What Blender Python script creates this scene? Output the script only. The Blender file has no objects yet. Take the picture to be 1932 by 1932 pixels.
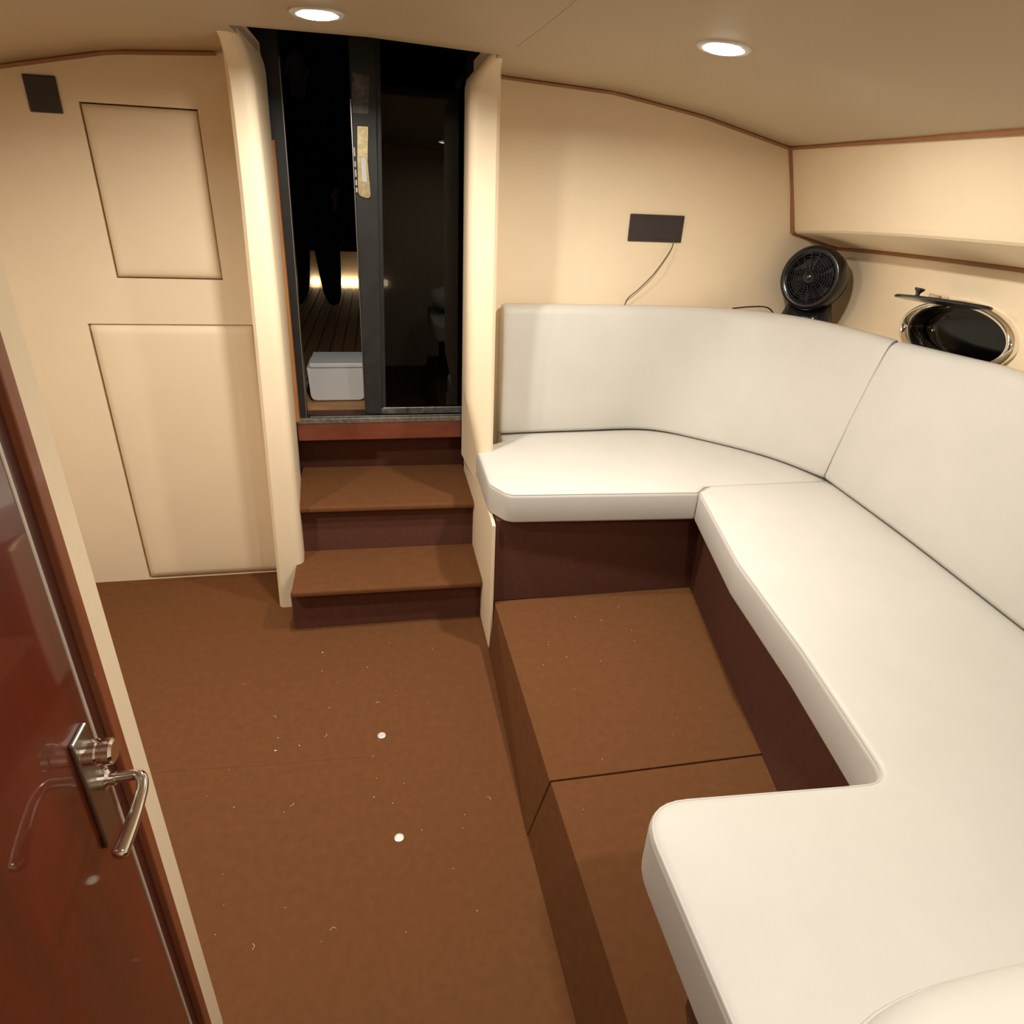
import bpy, bmesh, math, random
from mathutils.geometry import delaunay_2d_cdt
from mathutils import Vector, Matrix
random.seed(4)
SC = bpy.context.scene
COL = SC.collection
# ------------------------------------------------------------------ camera
cam_d = bpy.data.cameras.new('camera')
cam = bpy.data.objects.new('camera', cam_d)
COL.objects.link(cam)
right = Vector((0.9811813901954184, -0.18813032152238027, 0.043474839367980196))
down = Vector((-0.046197758586578784, -0.4473427930748033, -0.893168624944702))
fwd = Vector((0.18748025665589976, 0.8743519929684609, -0.44761562277954337))
m = Matrix((( right.x, -down.x, -fwd.x, 0.0), (right.y, -down.y, -fwd.y, 0.0), (right.z, -down.z, -fwd.z, 1.55), (0, 0, 0, 1)))
cam.matrix_world = m
cam_d.sensor_width = 36
cam_d.lens = 36 * 1220 / 1932
cam_d.clip_start = 0.02
SC.camera = cam
# ------------------------------------------------------------------ world, view
w = bpy.data.worlds.new('night')
SC.world = w
w.use_nodes = True
w.node_tree.nodes['Background'].inputs[0].default_value = (0.010, 0.011, 0.014, 1)
w.node_tree.nodes['Background'].inputs[1].default_value = 0.5
SC.view_settings.view_transform = 'Standard'
SC.view_settings.look = 'None'
SC.view_settings.gamma = 1
SC.view_settings.use_curve_mapping = False
SC.view_settings.exposure = 0.0
SC.cycles.max_bounces = 10
SC.cycles.diffuse_bounces = 6
WARM = (1.0, 0.955, 0.86)
LAMP_W = 15.5
# downlights of the cabin, the last an unseen fill added to brighten the hatch wall: x, y, relative power, visible in the photograph
LAMPS = [(-0.104, 1.825, 0.80, True), (0.765, 1.60, 1.05, True), (0.52, 0.10, 0.62, False), (-0.95, 1.30, 1.15, False)]

# ------------------------------------------------------------------ materials
def mat(name, col, rough=0.6, noise=0.0, nscale=8.0, bump=0.0, bscale=200.0, metal=0.0, coat=0.0, spec=0.5, stretch=None, col2=None, coat_rough=0.05, sheen=0.0, bdist=0.001):
    m = bpy.data.materials.new(name)
    m.use_nodes = True
    nt = m.node_tree
    b = nt.nodes['Principled BSDF']
    b.inputs['Base Color'].default_value = (*col, 1)
    b.inputs['Roughness'].default_value = rough
    b.inputs['Metallic'].default_value = metal
    b.inputs['Specular IOR Level'].default_value = spec
    b.inputs['Coat Weight'].default_value = coat
    b.inputs['Coat Roughness'].default_value = coat_rough
    b.inputs['Sheen Weight'].default_value = sheen
    tc = nt.nodes.new('ShaderNodeTexCoord')
    src = tc.outputs['Object']
    if stretch:
        mp = nt.nodes.new('ShaderNodeMapping')
        mp.inputs['Scale'].default_value = stretch
        nt.links.new(src, mp.inputs['Vector'])
        src = mp.outputs['Vector']
    if noise > 0:
        n = nt.nodes.new('ShaderNodeTexNoise')
        n.inputs['Scale'].default_value = nscale
        n.inputs['Detail'].default_value = 5
        n.inputs['Roughness'].default_value = 0.6
        nt.links.new(src, n.inputs['Vector'])
        r = nt.nodes.new('ShaderNodeMapRange')
        r.inputs['From Min'].default_value = 0.3
        r.inputs['From Max'].default_value = 0.7
        nt.links.new(n.outputs['Fac'], r.inputs['Value'])
        mx = nt.nodes.new('ShaderNodeMix')
        mx.data_type = 'RGBA'
        c2 = col2 if col2 else tuple(c * (1 - noise) for c in col)
        mx.inputs[6].default_value = (*col, 1)
        mx.inputs[7].default_value = (*c2, 1)
        nt.links.new(r.outputs['Result'], mx.inputs[0])
        nt.links.new(mx.outputs[2], b.inputs['Base Color'])
    if bump > 0:
        n2 = nt.nodes.new('ShaderNodeTexNoise')
        n2.inputs['Scale'].default_value = bscale
        n2.inputs['Detail'].default_value = 3
        nt.links.new(tc.outputs['Object'], n2.inputs['Vector'])
        bp = nt.nodes.new('ShaderNodeBump')
        bp.inputs['Strength'].default_value = bump
        bp.inputs['Distance'].default_value = bdist
        nt.links.new(n2.outputs['Fac'], bp.inputs['Height'])
        nt.links.new(bp.outputs['Normal'], b.inputs['Normal'])
    return m

def glow(name, col, strength):
    m = bpy.data.materials.new(name)
    m.use_nodes = True
    b = m.node_tree.nodes['Principled BSDF']
    b.inputs['Base Color'].default_value = (*col, 1)
    b.inputs['Emission Color'].default_value = (*col, 1)
    b.inputs['Emission Strength'].default_value = strength
    return m

def glass(name, col, rough=0.01):
    m = bpy.data.materials.new(name)
    m.use_nodes = True
    b = m.node_tree.nodes['Principled BSDF']
    b.inputs['Base Color'].default_value = (*col, 1)
    b.inputs['Roughness'].default_value = rough
    b.inputs['Transmission Weight'].default_value = 1.0
    b.inputs['IOR'].default_value = 1.36
    return m

M = {}
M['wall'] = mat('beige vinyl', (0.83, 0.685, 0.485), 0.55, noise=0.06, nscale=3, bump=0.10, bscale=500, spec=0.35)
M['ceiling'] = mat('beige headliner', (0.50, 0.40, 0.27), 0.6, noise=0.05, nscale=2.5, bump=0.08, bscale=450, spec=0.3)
M['white'] = mat('white vinyl', (0.575, 0.55, 0.505), 0.5, noise=0.05, nscale=7, bump=0.12, bscale=14, spec=0.35, bdist=0.004)
M['piping'] = mat('pale piping', (0.52, 0.49, 0.45), 0.5)
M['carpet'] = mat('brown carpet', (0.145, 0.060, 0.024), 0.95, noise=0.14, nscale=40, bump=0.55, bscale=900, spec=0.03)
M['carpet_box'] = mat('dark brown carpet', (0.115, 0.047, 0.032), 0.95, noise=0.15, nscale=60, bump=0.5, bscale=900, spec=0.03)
M['mahogany'] = mat('varnished mahogany', (0.135, 0.012, 0.003), 0.35, noise=0.5, nscale=5, coat=1.0, stretch=(3, 3, 0.5), col2=(0.055, 0.008, 0.003), coat_rough=0.04)
M['casing'] = mat('brown wood casing', (0.26, 0.075, 0.03), 0.4, noise=0.35, nscale=9, stretch=(4, 4, 0.4), coat=0.3)
M['jamb'] = mat('dark mahogany jamb', (0.075, 0.018, 0.011), 0.4, noise=0.3, nscale=9, stretch=(4, 4, 0.4), coat=0.3)
M['sill_wood'] = mat('reddish sill board', (0.20, 0.050, 0.024), 0.45, noise=0.35, nscale=7, stretch=(0.6, 4, 4), coat=0.3)
M['raw_wood'] = mat('orange raw wood edge', (0.45, 0.19, 0.06), 0.6, noise=0.35, nscale=14, stretch=(4, 4, 0.5))
M['trim'] = mat('tan brown piping', (0.33, 0.145, 0.055), 0.6, noise=0.2, nscale=14)
M['chrome'] = mat('chrome', (0.86, 0.83, 0.77), 0.12, metal=1.0)
M['brushed'] = mat('dull steel', (0.40, 0.37, 0.33), 0.32, metal=1.0)
M['worn'] = mat('worn aluminium', (0.34, 0.31, 0.26), 0.5, metal=0.75, noise=0.6, nscale=60, bump=0.3, bscale=120)
M['brass'] = mat('aged brass lock', (0.55, 0.44, 0.24), 0.38, metal=0.8, noise=0.4, nscale=70)
M['edge_strip'] = mat('pale metal edge', (0.62, 0.54, 0.46), 0.35, metal=0.4)
M['black'] = mat('black painted metal', (0.017, 0.017, 0.018), 0.42, noise=0.5, nscale=20)
M['stile'] = mat('worn black door stile', (0.020, 0.020, 0.019), 0.42, noise=0.75, nscale=16, col2=(0.010, 0.010, 0.010), bump=0.2, bscale=60)
M['scuffed'] = mat('scuffed grey paint', (0.16, 0.155, 0.15), 0.4, noise=0.9, nscale=34, col2=(0.03, 0.03, 0.03), metal=0.3)
M['plastic'] = mat('glossy black plastic', (0.008, 0.008, 0.010), 0.2, spec=0.5)
M['plastic_matt'] = mat('matt black plastic', (0.012, 0.010, 0.011), 0.5)
M['plate'] = mat('dark grey plate', (0.030, 0.021, 0.019), 0.5)
M['wire'] = mat('brown wire', (0.10, 0.062, 0.03), 0.6)
M['void'] = mat('dark gap', (0.012, 0.008, 0.006), 1.0, spec=0)
M['dark_glass'] = glass('dark tinted glass', (0.035, 0.037, 0.042))
M['port_glass'] = glass('smoked port glass', (0.05, 0.05, 0.055))
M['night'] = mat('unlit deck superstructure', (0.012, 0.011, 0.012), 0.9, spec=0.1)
M['gel'] = mat('white gelcoat', (0.86, 0.865, 0.87), 0.3, noise=0.03, nscale=9)
M['teak'] = mat('teak', (0.42, 0.20, 0.085), 0.6, noise=0.35, nscale=9, stretch=(5, 0.5, 5))
M['deck_wood'] = mat('varnished threshold wood', (0.52, 0.26, 0.09), 0.5, noise=0.35, nscale=7, stretch=(0.6, 5, 5))
M['cloth_black'] = mat('black cloth', (0.008, 0.008, 0.009), 0.95, spec=0.1)
M['skin'] = mat('skin', (0.30, 0.17, 0.11), 0.55)
M['hair'] = mat('dark hair', (0.012, 0.009, 0.008), 0.7)
M['silver'] = mat('pale metal stud', (0.66, 0.64, 0.60), 0.4, metal=0.3)
M['lint'] = mat('white lint', (0.75, 0.70, 0.62), 0.9)
M['lamp'] = glow('lamp diffuser', (1.0, 0.96, 0.90), 22)
M['led'] = glow('warm strip light', (1.0, 0.83, 0.50), 7)

# ------------------------------------------------------------------ helpers
def obj(name, bm, material, parent=None, smooth=False, loc=None):
    me = bpy.data.meshes.new(name)
    bmesh.ops.recalc_face_normals(bm, faces=bm.faces)
    bm.to_mesh(me)
    bm.free()
    me.materials.append(M[material])
    if smooth:
        for p in me.polygons:
            p.use_smooth = True
    o = bpy.data.objects.new(name, me)
    COL.objects.link(o)
    if loc is not None:                       # move the origin to loc, geometry stays
        me.transform(Matrix.Translation(-Vector(loc)))
        o.location = loc
    if parent is not None:
        o.parent = parent
        if loc is None and parent.type == 'EMPTY':
            me.transform(Matrix.Translation(-parent.location))
        elif loc is None:
            pass
    return o

def thing(name, label, cat, loc=(0, 0, 0), group=None):
    o = bpy.data.objects.new(name, None)
    o.empty_display_size = 0.05
    COL.objects.link(o)
    o.location = loc
    o['label'] = label
    o['category'] = cat
    if group:
        o['group'] = group
    return o

def tag(o, label, cat, group=None):
    o['label'] = label
    o['category'] = cat
    if group:
        o['group'] = group
    return o

def struct(name, bm, material, parent=None, smooth=False):
    o = obj(name, bm, material, parent, smooth)
    if parent is None:
        o['kind'] = 'structure'
    return o

def box(bm, x0, x1, y0, y1, z0, z1, bevel=0.0, seg=2):
    t = bmesh.new()
    vs = [t.verts.new(p) for p in ((x0, y0, z0), (x1, y0, z0), (x1, y1, z0), (x0, y1, z0), (x0, y0, z1), (x1, y0, z1), (x1, y1, z1), (x0, y1, z1))]
    for f in ((0, 3, 2, 1), (4, 5, 6, 7), (0, 1, 5, 4), (1, 2, 6, 5), (2, 3, 7, 6), (3, 0, 4, 7)):
        t.faces.new([vs[i] for i in f])
    if bevel:
        bmesh.ops.bevel(t, geom=list(t.edges), offset=bevel, segments=seg, affect='EDGES', profile=0.5)
    merge(bm, t)
    return bm

def merge(bm, t, mtx=None):
    if mtx is not None:
        t.transform(mtx)
    me = bpy.data.meshes.new('tmp')
    t.to_mesh(me)
    t.free()
    bm.from_mesh(me)
    bpy.data.meshes.remove(me)

def prism(bm, pts, axis, a0, a1, bevel=0.0, seg=2):
    """polygon of 2D points extruded along axis: 'x' (pts are y,z), 'y' (x,z) or 'z' (x,y)"""
    def P(p, a):
        return {'x': (a, p[0], p[1]), 'y': (p[0], a, p[1]), 'z': (p[0], p[1], a)}[axis]
    t = bmesh.new()
    A = [t.verts.new(P(p, a0)) for p in pts]
    B = [t.verts.new(P(p, a1)) for p in pts]
    n = len(pts)
    t.faces.new(A)
    t.faces.new(B[::-1])
    for i in range(n):
        t.faces.new((A[i], B[i], B[(i + 1) % n], A[(i + 1) % n]))
    bmesh.ops.recalc_face_normals(t, faces=t.faces)
    if bevel:
        bmesh.ops.bevel(t, geom=list(t.edges), offset=bevel, segments=seg, affect='EDGES', profile=0.5)
    merge(bm, t)
    return bm

def tube(bm, pts, r, n=8, closed=False):
    pts = [Vector(p) for p in pts]
    rr = r if hasattr(r, '__len__') else [r] * len(pts)
    N = len(pts)
    rings = []
    up = None
    for i, p in enumerate(pts):
        if closed:
            d = pts[(i + 1) % N] - pts[i - 1]
        else:
            d = pts[min(i + 1, N - 1)] - pts[max(i - 1, 0)]
        d.normalize()
        if up is None:
            up = Vector((0, 0, 1)) if abs(d.z) < 0.9 else Vector((1, 0, 0))
        s = d.cross(up).normalized()
        up = s.cross(d).normalized()
        rings.append([bm.verts.new(p + (s * math.cos(2 * math.pi * k / n) + up * math.sin(2 * math.pi * k / n)) * rr[i]) for k in range(n)])
    for i in range(N if closed else N - 1):
        a, b = rings[i], rings[(i + 1) % N]
        for k in range(n):
            bm.faces.new((a[k], a[(k + 1) % n], b[(k + 1) % n], b[k]))
    if not closed:
        bm.faces.new(rings[0][::-1])
        bm.faces.new(rings[-1])
    return bm

def lathe(bm, prof, n=32, mtx=None):
    """profile of (radius, height) turned about local z"""
    t = bmesh.new()
    rings = []
    for r, h in prof:
        if r < 1e-6:
            rings.append([t.verts.new((0, 0, h))])
        else:
            rings.append([t.verts.new((r * math.cos(2 * math.pi * k / n), r * math.sin(2 * math.pi * k / n), h)) for k in range(n)])
    for a, b in zip(rings, rings[1:]):
        for k in range(n):
            k2 = (k + 1) % n
            if len(a) == 1 and len(b) == 1:
                continue
            if len(a) == 1:
                t.faces.new((a[0], b[k], b[k2]))
            elif len(b) == 1:
                t.faces.new((a[k], a[k2], b[0]))
            else:
                t.faces.new((a[k], a[k2], b[k2], b[k]))
    merge(bm, t, mtx)
    return bm

def catmull(pts, n=8, closed=False):
    pts = [Vector(p) for p in pts]
    out = []
    N = len(pts)
    for i in range(N if closed else N - 1):
        if closed:
            p0, p1, p2, p3 = pts[i - 1], pts[i], pts[(i + 1) % N], pts[(i + 2) % N]
        else:
            p0, p1, p2, p3 = pts[max(i - 1, 0)], pts[i], pts[i + 1], pts[min(i + 2, N - 1)]
        for k in range(n):
            t = k / n
            out.append(0.5 * ((2 * p1) + (p2 - p0) * t + (2 * p0 - 5 * p1 + 4 * p2 - p3) * t * t + (3 * p1 - p0 - 3 * p2 + p3) * t ** 3))
    if not closed:
        out.append(pts[-1])
    return out

def round_poly(pts, radii, seg=8):
    """plan outline (counter clockwise) with rounded corners"""
    out = []
    N = len(pts)
    for i in range(N):
        p, a, b = Vector(pts[i]), Vector(pts[i - 1]), Vector(pts[(i + 1) % N])
        r = radii[i]
        if r <= 0:
            out.append(p)
            continue
        u, v = (a - p).normalized(), (b - p).normalized()
        half = u.angle(v) / 2
        if half > 1.54:
            out.append(p)
            continue
        d = r / math.tan(half)
        d = min(d, (a - p).length * 0.49, (b - p).length * 0.49)
        q0, q1 = p + u * d, p + v * d
        for k in range(seg + 1):
            t = k / seg
            out.append(q0 * (1 - t) ** 2 + p * 2 * t * (1 - t) + q1 * t * t)
    return out

def inset(pts, d):
    out = []
    N = len(pts)
    for i in range(N):
        p = pts[i]
        a = (p - pts[i - 1])
        b = (pts[(i + 1) % N] - p)
        if a.length < 1e-6: a = b
        if b.length < 1e-6: b = a
        a = a.normalized(); b = b.normalized()
        n = Vector((-(a.y + b.y), a.x + b.x))
        if n.length < 1e-6:
            n = Vector((-a.y, a.x))
        n.normalize()
        c = max(0.5, n.dot(Vector((-a.y, a.x))))
        out.append(p + n * d / c)
    return out

def densify(pts, step=0.06):
    out = []
    N = len(pts)
    for i in range(N):
        a, b = pts[i], pts[(i + 1) % N]
        k = max(1, int((b - a).length / step))
        for j in range(k):
            out.append(a.lerp(b, j / k))
    return out

def cushion(name, outline, z0, z1, parent, r=0.017, crown=0.006, rb=0.008):
    outline = densify(outline)
    prof = [(rb, z0)] + [(rb * (1 - math.sin(a)), z0 + rb * (1 - math.cos(a))) for a in (0.5, 1.1, 1.57)]
    prof += [(0, z1 - r)] + [(r * (1 - math.cos(a)), z1 - r + r * math.sin(a)) for a in (0.3, 0.6, 0.9, 1.2, 1.57)]
    bm = bmesh.new()
    rings = []
    for d, z in prof:
        rings.append([bm.verts.new((p.x, p.y, z)) for p in inset(outline, d)])
    n = len(outline)
    for a, b in zip(rings, rings[1:]):
        for k in range(n):
            bm.faces.new((a[k], a[(k + 1) % n], b[(k + 1) % n], b[k]))
    bm.faces.new(rings[0][::-1])
    # softly crowned top: triangulated with inner points raised by their distance from the edge
    edge = [Vector((v.co.x, v.co.y)) for v in rings[-1]]
    def dist(p):
        best = 9.0
        for i in range(n):
            q0, q1 = edge[i], edge[(i + 1) % n]
            dv = q1 - q0
            t = max(0.0, min(1.0, (p - q0).dot(dv) / max(1e-12, dv.length_squared)))
            best = min(best, (p - (q0 + dv * t)).length)
        return best
    def within(p):
        c = False
        for i in range(n):
            q0, q1 = edge[i], edge[(i + 1) % n]
            if (q0.y > p.y) != (q1.y > p.y) and p.x < (q1.x - q0.x) * (p.y - q0.y) / (q1.y - q0.y) + q0.x:
                c = not c
        return c
    lo = Vector((min(p.x for p in edge), min(p.y for p in edge))); hi = Vector((max(p.x for p in edge), max(p.y for p in edge)))
    pts2 = list(edge)
    y = lo.y; row = 0
    while y < hi.y:
        x = lo.x + (0.02 if row % 2 else 0)
        while x < hi.x:
            p = Vector((x, y))
            if within(p) and dist(p) > 0.022: pts2.append(p)
            x += 0.04
        y += 0.036; row += 1
    res = delaunay_2d_cdt(pts2, [(i, (i + 1) % n) for i in range(n)], [], 1, 1e-6)
    vs = []
    for p in res[0]:
        d = min(1.0, dist(p) / 0.12)
        near = min(rings[-1], key=lambda v: (v.co.x - p.x) ** 2 + (v.co.y - p.y) ** 2)
        vs.append(near if (near.co.x - p.x) ** 2 + (near.co.y - p.y) ** 2 < 1e-9 else bm.verts.new((p.x, p.y, z1 + crown * math.sin(d * math.pi / 2))))
    for f in res[2]:
        try: bm.faces.new([vs[i] for i in f])
        except ValueError: pass
    o = obj(name, bm, 'white', parent, smooth=True)
    s = bmesh.new()
    tube(s, [(p.x, p.y, z1 - r * 0.30) for p in inset(outline, r * 0.30)], 0.0026, 6, closed=True)
    return o, s

# ------------------------------------------------------------------ cabin shell
W = 2.56          # aft bulkhead
FRONT = -0.75
K = 0.15          # how fast the sides close in towards the bow
def ceil_z(x, y):
    xe = 1.56 - K * (W - y)
    s = x / xe
    P = [(-1.0, 1.70), (-0.69, 1.811), (-0.49, 1.869), (-0.29, 1.888), (0, 1.896), (0.28, 1.886), (0.54, 1.866), (0.76, 1.815), (0.906, 1.765), (1.0, 1.733), (1.3, 1.66)]
    if s <= P[0][0]: z = P[0][1]
    elif s >= P[-1][0]: z = P[-1][1]
    else:
        for (a, za), (b, zb) in zip(P, P[1:]):
            if a <= s <= b:
                z = za + (zb - za) * (s - a) / (b - a)
                break
    return z - 0.02 * (W - y)

# floor
bm = bmesh.new(); box(bm, -1.6, 0.7, FRONT, 2.62, -0.03, 0.0)
struct('floor', bm, 'carpet')
bm = bmesh.new()
tube(bm, [(-0.70 + 0.009 * i * 7, 1.487 - 0.0005 * i * 7 + 0.002 * math.sin(i), 0.0) for i in range(11)], 0.0008, 5)
tag(obj('floor_seam', bm, 'carpet'), 'faint raised seam crossing the brown carpet of the cabin floor', 'seam')

# ceiling with the companionway opening
XO0, XO1 = -0.335, 0.362
def yo(x):                       # forward edge of the opening
    return 2.075 + (x - XO0) / (XO1 - XO0) * 0.075
def xset():
    xs = sorted(set([round(-1.6 + 0.08 * i, 4) for i in range(42)] + [XO0, XO1]))
    return [x for x in xs if not (0 < abs(x - XO0) < 0.02 or 0 < abs(x - XO1) < 0.02)]
bm = bmesh.new()
xs = xset()
ysn = [FRONT + (2.03 - FRONT) * i / 20 for i in range(21)]
grid = {}
def V(x, y):
    k = (round(x, 4), round(y, 4))
    if k not in grid:
        grid[k] = bm.verts.new((x, y, ceil_z(x, y)))
    return grid[k]
cols = [x for x in xs]
for a, b in zip(cols, cols[1:]):
    for c, d in zip(ysn, ysn[1:]):
        bm.faces.new((V(a, c), V(b, c), V(b, d), V(a, d)))
    inside = a >= XO0 - 1e-4 and b <= XO1 + 1e-4
    if inside:
        bm.faces.new((V(a, 2.03), V(b, 2.03), V(b, yo(b)), V(a, yo(a))))
    else:
        ya = [2.03, yo(XO0) if b <= 0 else yo(XO1), 2.3, W + 0.02]
        for c, d in zip(ya, ya[1:]):
            bm.faces.new((V(a, c), V(b, c), V(b, d), V(a, d)))
g = bmesh.ops.extrude_face_region(bm, geom=list(bm.faces))
for v in [e for e in g['geom'] if isinstance(e, bmesh.types.BMVert)]:
    v.co.z += 0.03
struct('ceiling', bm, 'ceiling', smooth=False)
o = bpy.data.objects['ceiling']
for p in o.data.polygons:
    p.use_smooth = abs(p.normal.z) > 0.9

# headliner joint beside the opening
bm = bmesh.new()
pts = []
for i in range(14):
    t = i / 13
    x, y = 0.380 + 0.0 * t, 1.25 + (1.99 - 1.25) * t
    pts.append((x + 0.004 * math.sin(3 * t), y, ceil_z(x, y) - 0.0004))
tube(bm, pts, 0.0007, 5)
struct('trim_1', bm, 'ceiling')

# aft bulkhead (wall) with openings for the hatches and the companionway
def wall_cells(bm, xb, zb, holes, y0, y1, top=None):
    xb, zb = sorted(xb), sorted(zb)
    def inh(x, z):
        return any(h[0] < x < h[1] and h[2] < z < h[3] for h in holes)
    vs = {}
    def VV(x, y, z):
        k = (round(x, 5), round(y, 5), round(z, 5))
        if k not in vs: vs[k] = bm.verts.new((x, y, z))
        return vs[k]
    cells = {}
    for i in range(len(xb) - 1):
        for j in range(len(zb) - 1):
            cells[i, j] = not inh((xb[i] + xb[i + 1]) / 2, (zb[j] + zb[j + 1]) / 2)
    for (i, j), on in cells.items():
        if not on: continue
        x0, x1, z0, z1 = xb[i], xb[i + 1], zb[j], zb[j + 1]
        bm.faces.new((VV(x0, y0, z0), VV(x1, y0, z0), VV(x1, y0, z1), VV(x0, y0, z1)))
        bm.faces.new((VV(x0, y1, z0), VV(x0, y1, z1), VV(x1, y1, z1), VV(x1, y1, z0)))
        for (di, dj, a, b) in ((-1, 0, (x0, z0), (x0, z1)), (1, 0, (x1, z0), (x1, z1)), (0, -1, (x0, z0), (x1, z0)), (0, 1, (x0, z1), (x1, z1))):
            if not cells.get((i + di, j + dj), False):
                bm.faces.new((VV(a[0], y0, a[1]), VV(b[0], y0, b[1]), VV(b[0], y1, b[1]), VV(a[0], y1, a[1])))
UH = (-0.880, -0.537, 1.214, 1.730)
LH = (-1.006, -0.455, 0.004, 1.060)
bm = bmesh.new()
wall_cells(bm, [-1.6, -1.2, LH[0], UH[0], UH[1], LH[1], -0.385, 0.385, 1.0, 1.5, 1.95], [-0.02, LH[2], LH[3], UH[2], UH[3], 1.96], [UH, LH, (-0.385, 0.385, -0.05, 2.5)], W, W + 0.03)
struct('wall_back', bm, 'wall')
bm = bmesh.new(); box(bm, -1.05, -0.45, W + 0.03, W + 0.036, 0.0, 1.80)
struct('trim_2', bm, 'void')

# padded hatch panels
def pad(name, x0, x1, z0, z1, label, skew=0.0):
    g = 0.0035
    bm = bmesh.new()
    nx, nz = 14, 18
    x0 += g; x1 -= g; z0 += g; z1 -= g
    R = 0.012
    rows = []
    for j in range(nz + 1):
        row = []
        for i in range(nx + 1):
            # finer near the borders
            s = 0.5 - 0.5 * math.cos(math.pi * i / nx); t = 0.5 - 0.5 * math.cos(math.pi * j / nz)
            x = x0 + (x1 - x0) * s; z = z0 + (z1 - z0) * t
            d = min(x - x0, x1 - x, z - z0, z1 - z)
            e = min(1.0, d / 0.018)
            y = W + 0.010 - 0.017 * math.sqrt(max(0.0, 1 - (1 - e) ** 2)) - 0.003 * min(1, d / 0.1)
            row.append(bm.verts.new((x, y, z)))
        rows.append(row)
    for a, b in zip(rows, rows[1:]):
        for i in range(nx):
            bm.faces.new((a[i], a[i + 1], b[i + 1], b[i]))
    edges = [e for e in bm.edges if e.is_boundary]
    r = bmesh.ops.extrude_edge_only(bm, edges=edges)
    for v in [e for e in r['geom'] if isinstance(e, bmesh.types.BMVert)]:
        v.co.y = W + 0.027
    o = obj(name, bm, 'wall', smooth=True, loc=((x0 + x1) / 2, W + 0.02, z0))
    return tag(o, label, 'hatch')
pad('locker_hatch', *UH, 'upper padded beige hatch panel beside the black wall plate')
pad('locker_hatch', *LH, 'tall lower padded beige hatch panel reaching down to the carpet')

# other walls
def poly_wall(name, pts_xy, z0, z1, material='wall'):
    bm = bmesh.new(); prism(bm, pts_xy, 'z', z0, z1); return struct(name, bm, material)
xh = lambda y, x0: x0 - K * (W - y)
poly_wall('wall_left', [(-1.55, 0.0), (-1.5, 0.0), (-1.5, W + 0.03), (-1.55, W + 0.03)], -0.03, 1.9)
poly_wall('wall_front', [(-1.6, FRONT - 0.03), (1.7, FRONT - 0.03), (1.7, FRONT), (-1.6, FRONT)], -0.03, 1.95)
# hull side (wall_right) with the oval port cut through it
UX = Vector((K, 1, 0)).normalized()             # along the hull, pointing aft
NX = Vector((-1, K, 0)).normalized()            # into the cabin
def HP(y, z, off=0.0):
    """a point on the hull side"""
    return Vector((xh(y, 1.861), y, z)) + NX * off
PC = HP(1.725, 1.205)                           # port centre
PA, PB = 0.250, 0.098                           # half sizes of the port opening
PT = math.radians(-3.5)
def port(t, a, b, off):
    u, v = a * math.cos(t), b * math.sin(t)
    u, v = u * math.cos(PT) - v * math.sin(PT), u * math.sin(PT) + v * math.cos(PT)
    return PC + UX * u + Vector((0, 0, v)) + NX * off
bm = bmesh.new()
NP = 48
inner = [bm.verts.new(port(2 * math.pi * k / NP, PA, PB, 0)) for k in range(NP)]
def rect_pt(t):
    c, s = math.cos(t), math.sin(t)
    k = min((0.5 / abs(c)) if abs(c) > 1e-6 else 9, (0.25 / abs(s)) if abs(s) > 1e-6 else 9)
    return PC + UX * (c * k) + Vector((0, 0, s * k))
outer = [bm.verts.new(rect_pt(2 * math.pi * k / NP)) for k in range(NP)]
for k in range(NP):
    bm.faces.new((inner[k], inner[(k + 1) % NP], outer[(k + 1) % NP], outer[k]))
q = lambda u, v: bm.verts.new(PC + UX * u + Vector((0, 0, v)))
zb, zt = -1.24, 0.36
def quad(u0, u1, v0, v1): bm.faces.new((q(u0, v0), q(u1, v0), q(u1, v1), q(u0, v1)))
quad(-2.45, -0.5, zb, zt); quad(0.5, 0.86, zb, zt); quad(-0.5, 0.5, zb, -0.25); quad(-0.5, 0.5, 0.25, zt)
inner2 = [bm.verts.new(port(2 * math.pi * k / NP, PA, PB, -0.05)) for k in range(NP)]
for k in range(NP):
    bm.faces.new((inner[k], inner[(k + 1) % NP], inner2[(k + 1) % NP], inner2[k]))
bmesh.ops.remove_doubles(bm, verts=bm.verts, dist=1e-5)
struct('wall_right', bm, 'wall')

# overhead locker along the right side: face, soffit
YF = FRONT
def top_pt(y): return Vector((xh(y, 1.56), y, ceil_z(xh(y, 1.56), y)))
def crease(y): return Vector((xh(y, 1.648), y, 1.437 + 0.052 * (1 - math.exp(-(W - y) * 1.6))))
def sof(y): return Vector((xh(y, 1.861), y, 1.390 + 0.036 * (1 - math.exp(-(W - y) * 1.3))))
ys = [W - 0.001 - (W - YF - 0.002) * i / 30 for i in range(31)]
bm = bmesh.new()
rows = []
for y in ys:
    a, c, s = top_pt(y) + Vector((0, 0, -0.002)), crease(y), sof(y) + Vector((-0.004, 0, 0))
    # soft rounded crease
    d1, d2 = (a - c).normalized(), (s - c).normalized()
    pr = [a, c + d1 * 0.02, c + d1 * 0.007 + d2 * 0.001, c + d1 * 0.001 + d2 * 0.007, c + d2 * 0.02, s]
    rows.append([bm.verts.new(p) for p in pr] + [bm.verts.new(s + Vector((-0.004, 0, 0.20)))])
for a, b in zip(rows, rows[1:]):
    for i in range(7):
        bm.faces.new((a[i], a[(i + 1) % 7], b[(i + 1) % 7], b[i]))
bm.faces.new(rows[0]); bm.faces.new(rows[-1][::-1])
o = obj('overhead_locker', bm, 'wall', smooth=False)
tag(o, 'beige padded overhead locker running along the cabin side above the port', 'locker')

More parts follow.
